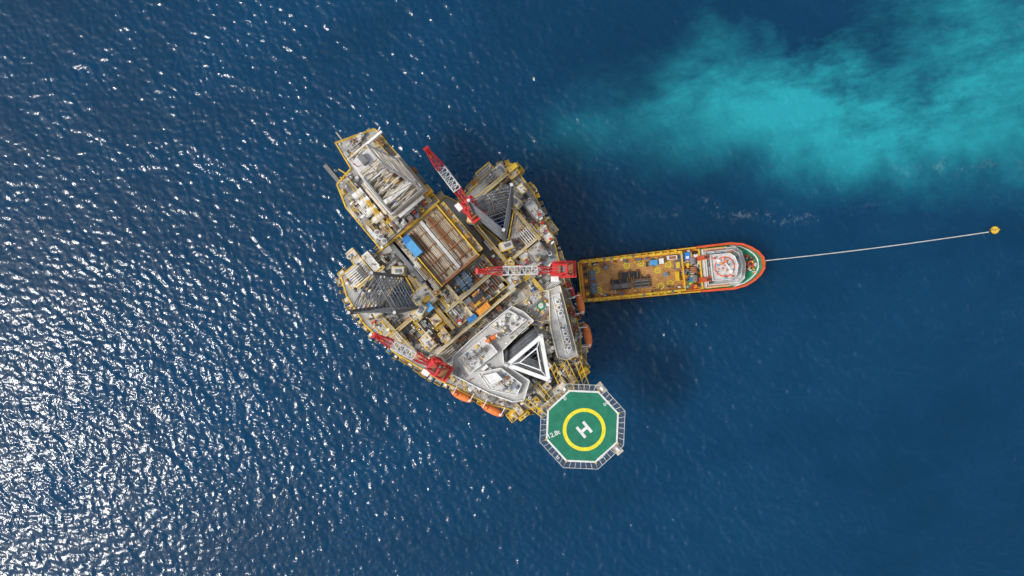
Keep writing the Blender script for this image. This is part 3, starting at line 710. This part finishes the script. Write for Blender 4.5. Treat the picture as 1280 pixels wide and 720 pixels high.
for (s, t, ls, lt, h, m) in ((90, 13, 9, 6, 2.2, 'dark'), (16, -2, 8, 26, 1.6, 'bluegrey'), (18, 6, 6, 6, 1.9, 'orange_paint'), (16, -12, 5, 8, 2, 'bluegrey'),
                             (124, 8, 7, 10, 2.4, 'steel'), (122, -6, 5, 12, 1.8, 'yellow'), (118, 18, 12, 5, 2, 'white'), (108, -2, 4, 4, 1.6, 'light_blue'), (34, 14, 6, 4, 1.4, 'steel'), (40, -17, 7, 4, 1.5, 'orange_paint')):
    vbx(vc, s, t, ls, lt, VZ, VZ+h, m); vbx(vc, s, t, ls*0.7, lt*0.7, VZ+h, VZ+h+0.2, rnd.choice(['steel', 'rust', 'yellow', 'white']))
for (s, t) in ((17, 2), (17, -6), (17, -14), (17, 10)):
    p = SV(s-3, t); q = SV(s+3, t); vc.rod((*PX(*p, VZ+1.8), VZ+1.8), (*PX(*q, VZ+1.8), VZ+1.8), 0.7, 'bluegrey', 10)
cols = ['yellow', 'orange_paint', 'light_blue', 'blue', 'green', 'dark', 'white', 'light_grey', 'red', 'steel', 'cream', 'yellow', 'rust']
for i in range(130):
    s = rnd.uniform(128, 152); t = rnd.uniform(-23, 23); h = rnd.uniform(0.6, 3.4)
    vbx(vc, s, t, rnd.uniform(1.0, 5), rnd.uniform(1.0, 5), VZ, VZ+h, rnd.choice(cols))
for t in (-11, 0, 11):
    p = SV(143, t-4); q = SV(143, t+4); vc.rod((*PX(*p, VZ+2.6), VZ+2.6), (*PX(*q, VZ+2.6), VZ+2.6), 1.2, 'steel' if t else 'rust', 14)
for s in (130, 152): vbx(vc, s, 0, 1.6, 50, VZ+3.6, VZ+4.4, 'yellow')
for s in (130, 152):
    for t in (-24, -12, 12, 24): vbx(vc, s, t, 1.6, 1.6, VZ, VZ+3.6, 'yellow')
vbx(vc, 135, 18, 12, 9, VZ, VZ+3.0, 'blue'); vbx(vc, 136, -17, 10, 8, VZ, VZ+3, 'green')
vc.build('deck_machinery', VES, VO)
for s, t, a, b, m in [(94, 14, 9, 6, 'light_blue'), (104, 15, 5, 6, 'white')]: container(*SV(s, t), a, b, VZ+0.2, 2.5, m, ang=VA, name='cargo_container')
vs_ = MB()
def octo(s0, s1, tw, z, c=6, nose=0):
    P = [(s0, -tw), (s1-c, -tw), (s1, -tw*0.72), (s1+nose, 0), (s1, tw*0.72), (s1-c, tw), (s0, tw)]
    return [PX(*SV(s, t), z) for s, t in P]
FZ = VZ+2.6
fo = [(152, 27), (192, 27.5), (206, 24.8), (216, 19.8), (224, 13), (229, 6)]
fc = [PX(*SV(s, t), FZ) for s, t in fo]+[PX(*SV(s, -t), FZ) for s, t in fo[::-1]]
vs_.prism(fc, VZ-0.1, FZ, 'green')
loop_wall(vs_, [PX(*SV(s, t), FZ+1.2) for s, t in [(152, 27.6), (192, 28.2), (207, 25.5), (217.5, 20.3), (226, 13.6), (231, 6.5)]]+[PX(*SV(s, -t), FZ+1.2) for s, t in [(231, 6.5), (226, 13.6), (217.5, 20.3), (207, 25.5), (192, 28.2), (152, 27.6)]], FZ-2, FZ+1.2, 0.75, 'vessel_red', set(range(11)))
loop_wall(vs_, [PX(*SV(s, t), FZ+1.3) for s, t in [(192, 25.7), (205, 23), (214, 18), (221, 12), (225, 5)]]+[PX(*SV(s, -t), FZ+1.3) for s, t in [(225, 5), (221, 12), (214, 18), (205, 23), (192, 25.7)]], FZ, FZ+0.5, 0.35, 'white', set(range(9)))
vs_.prism(octo(156, 204, 24, FZ+3, 8, 3), FZ-0.1, FZ+3, 'light_grey')
vs_.prism(octo(159, 200, 21, FZ+5.6, 8, 3), FZ+3, FZ+5.6, 'roof_grey')
vs_.prism(octo(166, 194, 16, FZ+8.2, 6, 3), FZ+5.6, FZ+7.2, 'glass'); vs_.prism(octo(165, 195, 16.6, FZ+8.3, 6, 3), FZ+7.2, FZ+8.3, 'light_grey')
for z, a, b, w in ((FZ+3, 156, 204, 24), (FZ+5.6, 159, 200, 21), (FZ+8.3, 165, 195, 16.6)):
    P = octo(a, b, w-0.5, z, 8 if w > 17 else 6, 3); loop_wall(vs_, P, z, z+0.8, 0.12, 'white')
for i in range(80):
    s = rnd.uniform(159, 200); t = rnd.uniform(-19, 19)
    z = FZ+8.3 if (167 < s < 193 and abs(t) < 14) else FZ+5.6
    vbx(vs_, s, t, rnd.uniform(0.8, 3), rnd.uniform(0.8, 3), z-0.05, z+rnd.uniform(0.3, 1.4), rnd.choice(['white', 'light_grey', 'red', 'steel', 'white', 'orange', 'dark', 'light_blue', 'cream']))
for i in range(50):
    s = rnd.uniform(206, 222); t = rnd.uniform(-12, 12)
    vbx(vs_, s, t, rnd.uniform(0.8, 3), rnd.uniform(0.8, 3), FZ-0.05, FZ+rnd.uniform(0.3, 1.6), rnd.choice(['white', 'light_grey', 'red', 'steel', 'orange', 'vessel_red', 'dark', 'yellow']))
for t in (-23.5, 23.5): vbx(vs_, 172, t, 26, 2.6, FZ, FZ+3.4, 'orange'); vbx(vs_, 172, t*1.04, 30, 0.8, FZ, FZ+3.9, 'yellow')
for t in (-14, 14):
    vbx(vs_, 160, t, 7, 6, FZ, FZ+8.5, 'vessel_red', 0, 0.85); vbx(vs_, 160, t, 3, 3, FZ+8.5, FZ+9.2, 'dark')
X, Y = PX(*SV(182, 0), FZ+10)
vs_.rod((X, Y, FZ+8), (X, Y, FZ+14), 0.2, 'white', 6); vs_.rod((X-1.2, Y-2.2, FZ+12), (X+1.2, Y+2.2, FZ+12), 0.12, 'white'); vs_.box(X, Y, FZ+13, FZ+13.3, 0.4, 2.6, VA+0.5, 'white')
hx, hy = PX(*SV(182, 0), FZ+8.3); ring(vs_, 3.0, 3.4, FZ+8.32, 'vessel_red', 32)
for s_, t_ in ((176, 8), (190, -6)):
    X, Y = PX(*SV(s_, t_), FZ+9); vs_.cyl(X, Y, FZ+8.3, FZ+9.4, 0.7, 'white', 14, 0.35)
X, Y = PX(*SV(214, 0), FZ+1); vs_.cyl(X, Y, FZ, FZ+1.4, 1.1, 'vessel_red', 16); vs_.cyl(X, Y, FZ+1.4, FZ+1.6, 0.6, 'dark', 12)
vs_.build('superstructure', VES, VO)
tb = MB()
for i in range(14):
    for sgn in (-1, 1):
        s = 8+i*15 if i < 13 else 205; t = 28.6*sgn if s < 200 else 25*sgn
        X, Y = PX(*SV(s, t), 2); tb.rod((X, Y, 0.9), (X, Y, 2.9), 0.45, 'rubber', 8)
tb.build('fenders', VES, VO)

cu = bpy.data.curves.new('mooring_rope', 'CURVE'); cu.dimensions = '3D'; cu.bevel_depth = 0.15; cu.bevel_resolution = 2
sp = cu.splines.new('POLY'); N = 60; sp.points.add(N)
p0 = Vector((*PX(955, 326, FZ+0.8), FZ+0.8)); p1 = Vector((*PX(1236, 290, 1.3), 1.3))
for i in range(N+1):
    t = i/N; p = p0.lerp(p1, t); p.z -= 1.6*math.sin(math.pi*t)**0.9*(0.6+0.4*t); p.y -= 0.5*math.sin(math.pi*t); p.z = max(p.z, 0.8)
    sp.points[i].co = (*p, 1)
cu.materials.append(MATS['rope']); ro = bpy.data.objects.new('mooring_rope', cu); scene.collection.objects.link(ro)
bX, bY = PX(1244, 287.5, 1); by = MB()
by.cyl(bX, bY, -0.8, 1.0, 1.3, 'yellow', 24); by.cyl(bX, bY, 1.0, 1.25, 1.3, 'yellow', 24, 1.15)
by.cyl(bX, bY, 0.15, 0.6, 1.4, 'rubber', 24); by.cyl(bX, bY, 1.25, 1.5, 0.3, 'rust', 12)
by.rod((bX-1.5, bY, 1.4), (bX, bY, 1.5), 0.18, 'steel'); by.box(bX+0.3, bY, 1.2, 2.5, 0.9, 0.9, 0.3, 'yellow', 0.6); by.rod((bX+0.3, bY, 2.4), (bX+0.3, bY, 3.6), 0.08, 'dark')
by.build('mooring_buoy', None, (bX, bY, 0))

# ================================================================= SEA
rs = np.random.RandomState(5)
nx, ny, dx = 1280, 896, 0.38
kx = 2*np.pi*np.fft.fftfreq(nx, dx)[None, :]; ky = 2*np.pi*np.fft.fftfreq(ny, dx)[:, None]
kk = np.sqrt(kx**2+ky**2); kk[0, 0] = 1
wd = np.array([0.55, 0.83]); wd /= np.linalg.norm(wd)
cosw = (kx*wd[0]+ky*wd[1])/kk
def field(P):
    nz = rs.randn(ny, nx)+1j*rs.randn(ny, nx); F = np.sqrt(P)*nz; F[0, 0] = 0
    return np.real(np.fft.ifft2(F))
Lw = 0.62
P = np.exp(-1/(kk*Lw)**2)/kk**4*(0.22+0.78*cosw**2)*np.exp(-(kk*0.16)**2)
h = field(P); gy, gx = np.gradient(h, dx); h *= 0.175/np.sqrt((gx**2+gy**2).mean())
Ls = 2.5; P2 = np.exp(-1/(kk*Ls)**2)/kk**4*cosw**4*np.exp(-(kk*1.2)**2)
h2 = field(P2); gy, gx = np.gradient(h2, dx); h += h2*0.035/np.sqrt((gx**2+gy**2).mean())
def fractal(beta, kmin=0.0, aniso=None):
    k2 = kk if aniso is None else np.sqrt((kx*aniso[0]+ky*aniso[1])**2+((-kx*aniso[1]+ky*aniso[0])*aniso[2])**2)+1e-3
    F = field(1.0/(k2+0.03)**beta); return (F-F.mean())/F.std()
gust = fractal(3.6, aniso=(0.9, 0.43, 0.6))
h *= np.clip(1+0.2*gust, 0.6, 1.4)
xs = (np.arange(nx)-nx/2)*dx; ys = (np.arange(ny)-ny/2)*dx
XX, YY = np.meshgrid(xs, ys); px = XX/S+640; py = 360-YY/S
f1 = fractal(3.3); f2 = fractal(3.0); f3 = fractal(2.7, aniso=(0.97, 0.2, 0.35))
wx = px+26*fractal(3.8)+f2*6; wy = py+18*fractal(3.8)+f3*5
def G(cx, cy, rx, ry, a, s):
    a = math.radians(a); u = (wx-cx)*math.cos(a)+(wy-cy)*math.sin(a); v = -(wx-cx)*math.sin(a)+(wy-cy)*math.cos(a)
    return s*np.exp(-((u/rx)**2+(v/ry)**2))
pl = G(960, 145, 170, 58, 8, 0.85)+G(1110, 150, 170, 68, -14, 0.8)+G(900, 60, 55, 60, 50, 0.3)+G(1270, 90, 150, 75, -20, 0.55)+G(1095, 215, 60, 38, 0, 0.42)+G(860, 165, 90, 45, 10, 0.35)+G(1240, 150, 110, 40, -8, 0.25)+G(1420, 90, 160, 90, 0, 0.4)+G(1150, 40, 130, 40, -10, 0.15)
pl += G(760, 190, 110, 60, 10, 0.10)
pl -= G(985, 40, 75, 36, 25, 0.3)
pl = pl*(1+0.18*f1+0.12*f3)
pl = np.clip((pl-0.05)/1.15, 0, 1)*0.92
edge_ = np.clip(np.minimum(nx*dx/2-np.abs(XX), ny*dx/2-np.abs(YY))/25, 0, 1); edge_ = edge_*edge_*(3-2*edge_)
pl *= edge_; h *= edge_
fl = np.exp(-((py-(262+10*np.sin(px/37)-(px-930)*0.05)+f1*9)/6)**2)*np.clip(1-np.abs(px-940)/170, 0, 1)
fl += 0.5*np.exp(-((py-(215-(px-1180)*0.0)+f2*8)/7)**2)*np.clip(1-np.abs(px-1190)/110, 0, 1)
fn = field(1.0/(kk+0.6)**2.4*(1+0*kk)); fn = (fn-fn.mean())/fn.std()
foam = np.clip(fl*np.clip(fn-0.4, 0, 2), 0, 1)*0.12
ext = [12, 40, 110, 300, 900, 2600, 8000]
cx_ = np.concatenate([[-e+xs[0] for e in ext[::-1]], xs, [e+xs[-1] for e in ext]])
cy_ = np.concatenate([[-e+ys[0] for e in ext[::-1]], ys, [e+ys[-1] for e in ext]])
ne = len(ext); pad = lambda a: np.pad(a, ne)
hh, pl, foam = pad(h), pad(pl), pad(foam*edge_); gust = pad(gust*edge_)
NX, NY = len(cx_), len(cy_); XX, YY = np.meshgrid(cx_, cy_)
co = np.stack([XX, YY, hh], -1).astype(np.float32).reshape(-1)
idx = np.arange(NX*NY).reshape(NY, NX)
q = np.stack([idx[:-1, :-1], idx[:-1, 1:], idx[1:, 1:], idx[1:, :-1]], -1).reshape(-1).astype(np.int32)
me = bpy.data.meshes.new('sea'); me.vertices.add(NX*NY); me.vertices.foreach_set('co', co)
nf = len(q)//4; me.loops.add(len(q)); me.loops.foreach_set('vertex_index', q); me.polygons.add(nf)
me.polygons.foreach_set('loop_start', np.arange(0, nf*4, 4, dtype=np.int32))
try: me.polygons.foreach_set('loop_total', np.full(nf, 4, dtype=np.int32))
except Exception: pass
me.polygons.foreach_set('use_smooth', np.ones(nf, dtype=bool))
for nme, arr in (('sediment', pl), ('foam', foam), ('gust', gust)):
    at = me.attributes.new(nme, 'FLOAT', 'POINT'); at.data.foreach_set('value', arr.astype(np.float32).reshape(-1))
me.update(calc_edges=True)
sea = bpy.data.objects.new('sea', me); scene.collection.objects.link(sea)
m = bpy.data.materials.new('sea_water'); m.use_nodes = True; nt = m.node_tree; n = nt.nodes; l = nt.links; b = n['Principled BSDF']
def attr(nm): a = n.new('ShaderNodeAttribute'); a.attribute_name = nm; return a.outputs['Fac']
def mixc(f, A, B):
    x = n.new('ShaderNodeMix'); x.data_type = 'RGBA'
    if hasattr(f, 'links'): l.new(f, x.inputs['Factor'])
    for s_, v in (('A', A), ('B', B)):
        if hasattr(v, 'links'): l.new(v, x.inputs[s_])
        else: x.inputs[s_].default_value = (*v, 1)
    return x.outputs['Result']
g = n.new('ShaderNodeMapRange'); g.inputs['From Min'].default_value = -2.2; g.inputs['From Max'].default_value = 2.2; l.new(attr('gust'), g.inputs['Value'])
base = mixc(g.outputs['Result'], (0.0012, 0.033, 0.082), (0.002, 0.042, 0.104))
base = mixc(attr('sediment'), base, (0.02, 0.32, 0.38))
base = mixc(attr('foam'), base, (0.6, 0.68, 0.7))
l.new(base, b.inputs['Base Color'])
b.subsurface_method = 'BURLEY'
b.inputs['Subsurface Weight'].default_value = 1.0; b.inputs['Subsurface Radius'].default_value = (1, 1, 1); b.inputs['Subsurface Scale'].default_value = 24.0
b.inputs['Roughness'].default_value = 0.09; b.inputs['IOR'].default_value = 1.333
tc = n.new('ShaderNodeTexCoord')
mp = n.new('ShaderNodeMapping'); mp.inputs['Rotation'].default_value = (0, 0, 0.6); mp.inputs['Scale'].default_value = (1.0, 0.55, 1); l.new(tc.outputs['Object'], mp.inputs['Vector'])
nz = n.new('ShaderNodeTexNoise'); nz.inputs['Scale'].default_value = 1.5; nz.inputs['Detail'].default_value = 3; nz.inputs['Roughness'].default_value = 0.5; l.new(mp.outputs['Vector'], nz.inputs['Vector'])
bp = n.new('ShaderNodeBump'); bp.inputs['Strength'].default_value = 1.0; bp.inputs['Distance'].default_value = 0.08; l.new(nz.outputs['Fac'], bp.inputs['Height']); l.new(bp.outputs['Normal'], b.inputs['Normal'])
me.materials.append(m)

# ================================================================= LIGHT
sun_az = Vector((-0.95, -0.31, 0)).normalized(); zen = math.radians(40)
sd = sun_az*math.sin(zen)+Vector((0, 0, math.cos(zen)))
su = bpy.data.lights.new('sun', 'SUN'); su.energy = 2.1; su.angle = math.radians(10.0); su.color = (1, 0.97, 0.92)
so = bpy.data.objects.new('sun', su); scene.collection.objects.link(so); so.rotation_euler = (-sd).to_track_quat('-Z', 'Y').to_euler()
w = bpy.data.worlds.new('World'); scene.world = w; w.use_nodes = True; nt = w.node_tree
sk = nt.nodes.new('ShaderNodeTexSky'); sk.sky_type = 'NISHITA'; sk.sun_disc = False; sk.sun_elevation = math.radians(50)
sk.sun_rotation = math.atan2(sd.x, sd.y); sk.dust_density = 3.0
hs_ = nt.nodes.new('ShaderNodeHueSaturation'); hs_.inputs['Saturation'].default_value = 0.35
nt.links.new(sk.outputs['Color'], hs_.inputs['Color'])
bg = nt.nodes['Background']; nt.links.new(hs_.outputs['Color'], bg.inputs['Color']); bg.inputs['Strength'].default_value = 0.15

cam = bpy.data.cameras.new('camera'); co_ = bpy.data.objects.new('camera', cam); scene.collection.objects.link(co_)
co_.location = (0, 0, H); co_.rotation_euler = (0, 0, 0)
cam.sensor_width = 36; cam.lens = 36*H/(1280*S); cam.clip_end = 30000; cam.clip_start = 1
scene.camera = co_
scene.view_settings.view_transform = 'Standard'; scene.view_settings.look = 'None'; scene.view_settings.exposure = 0
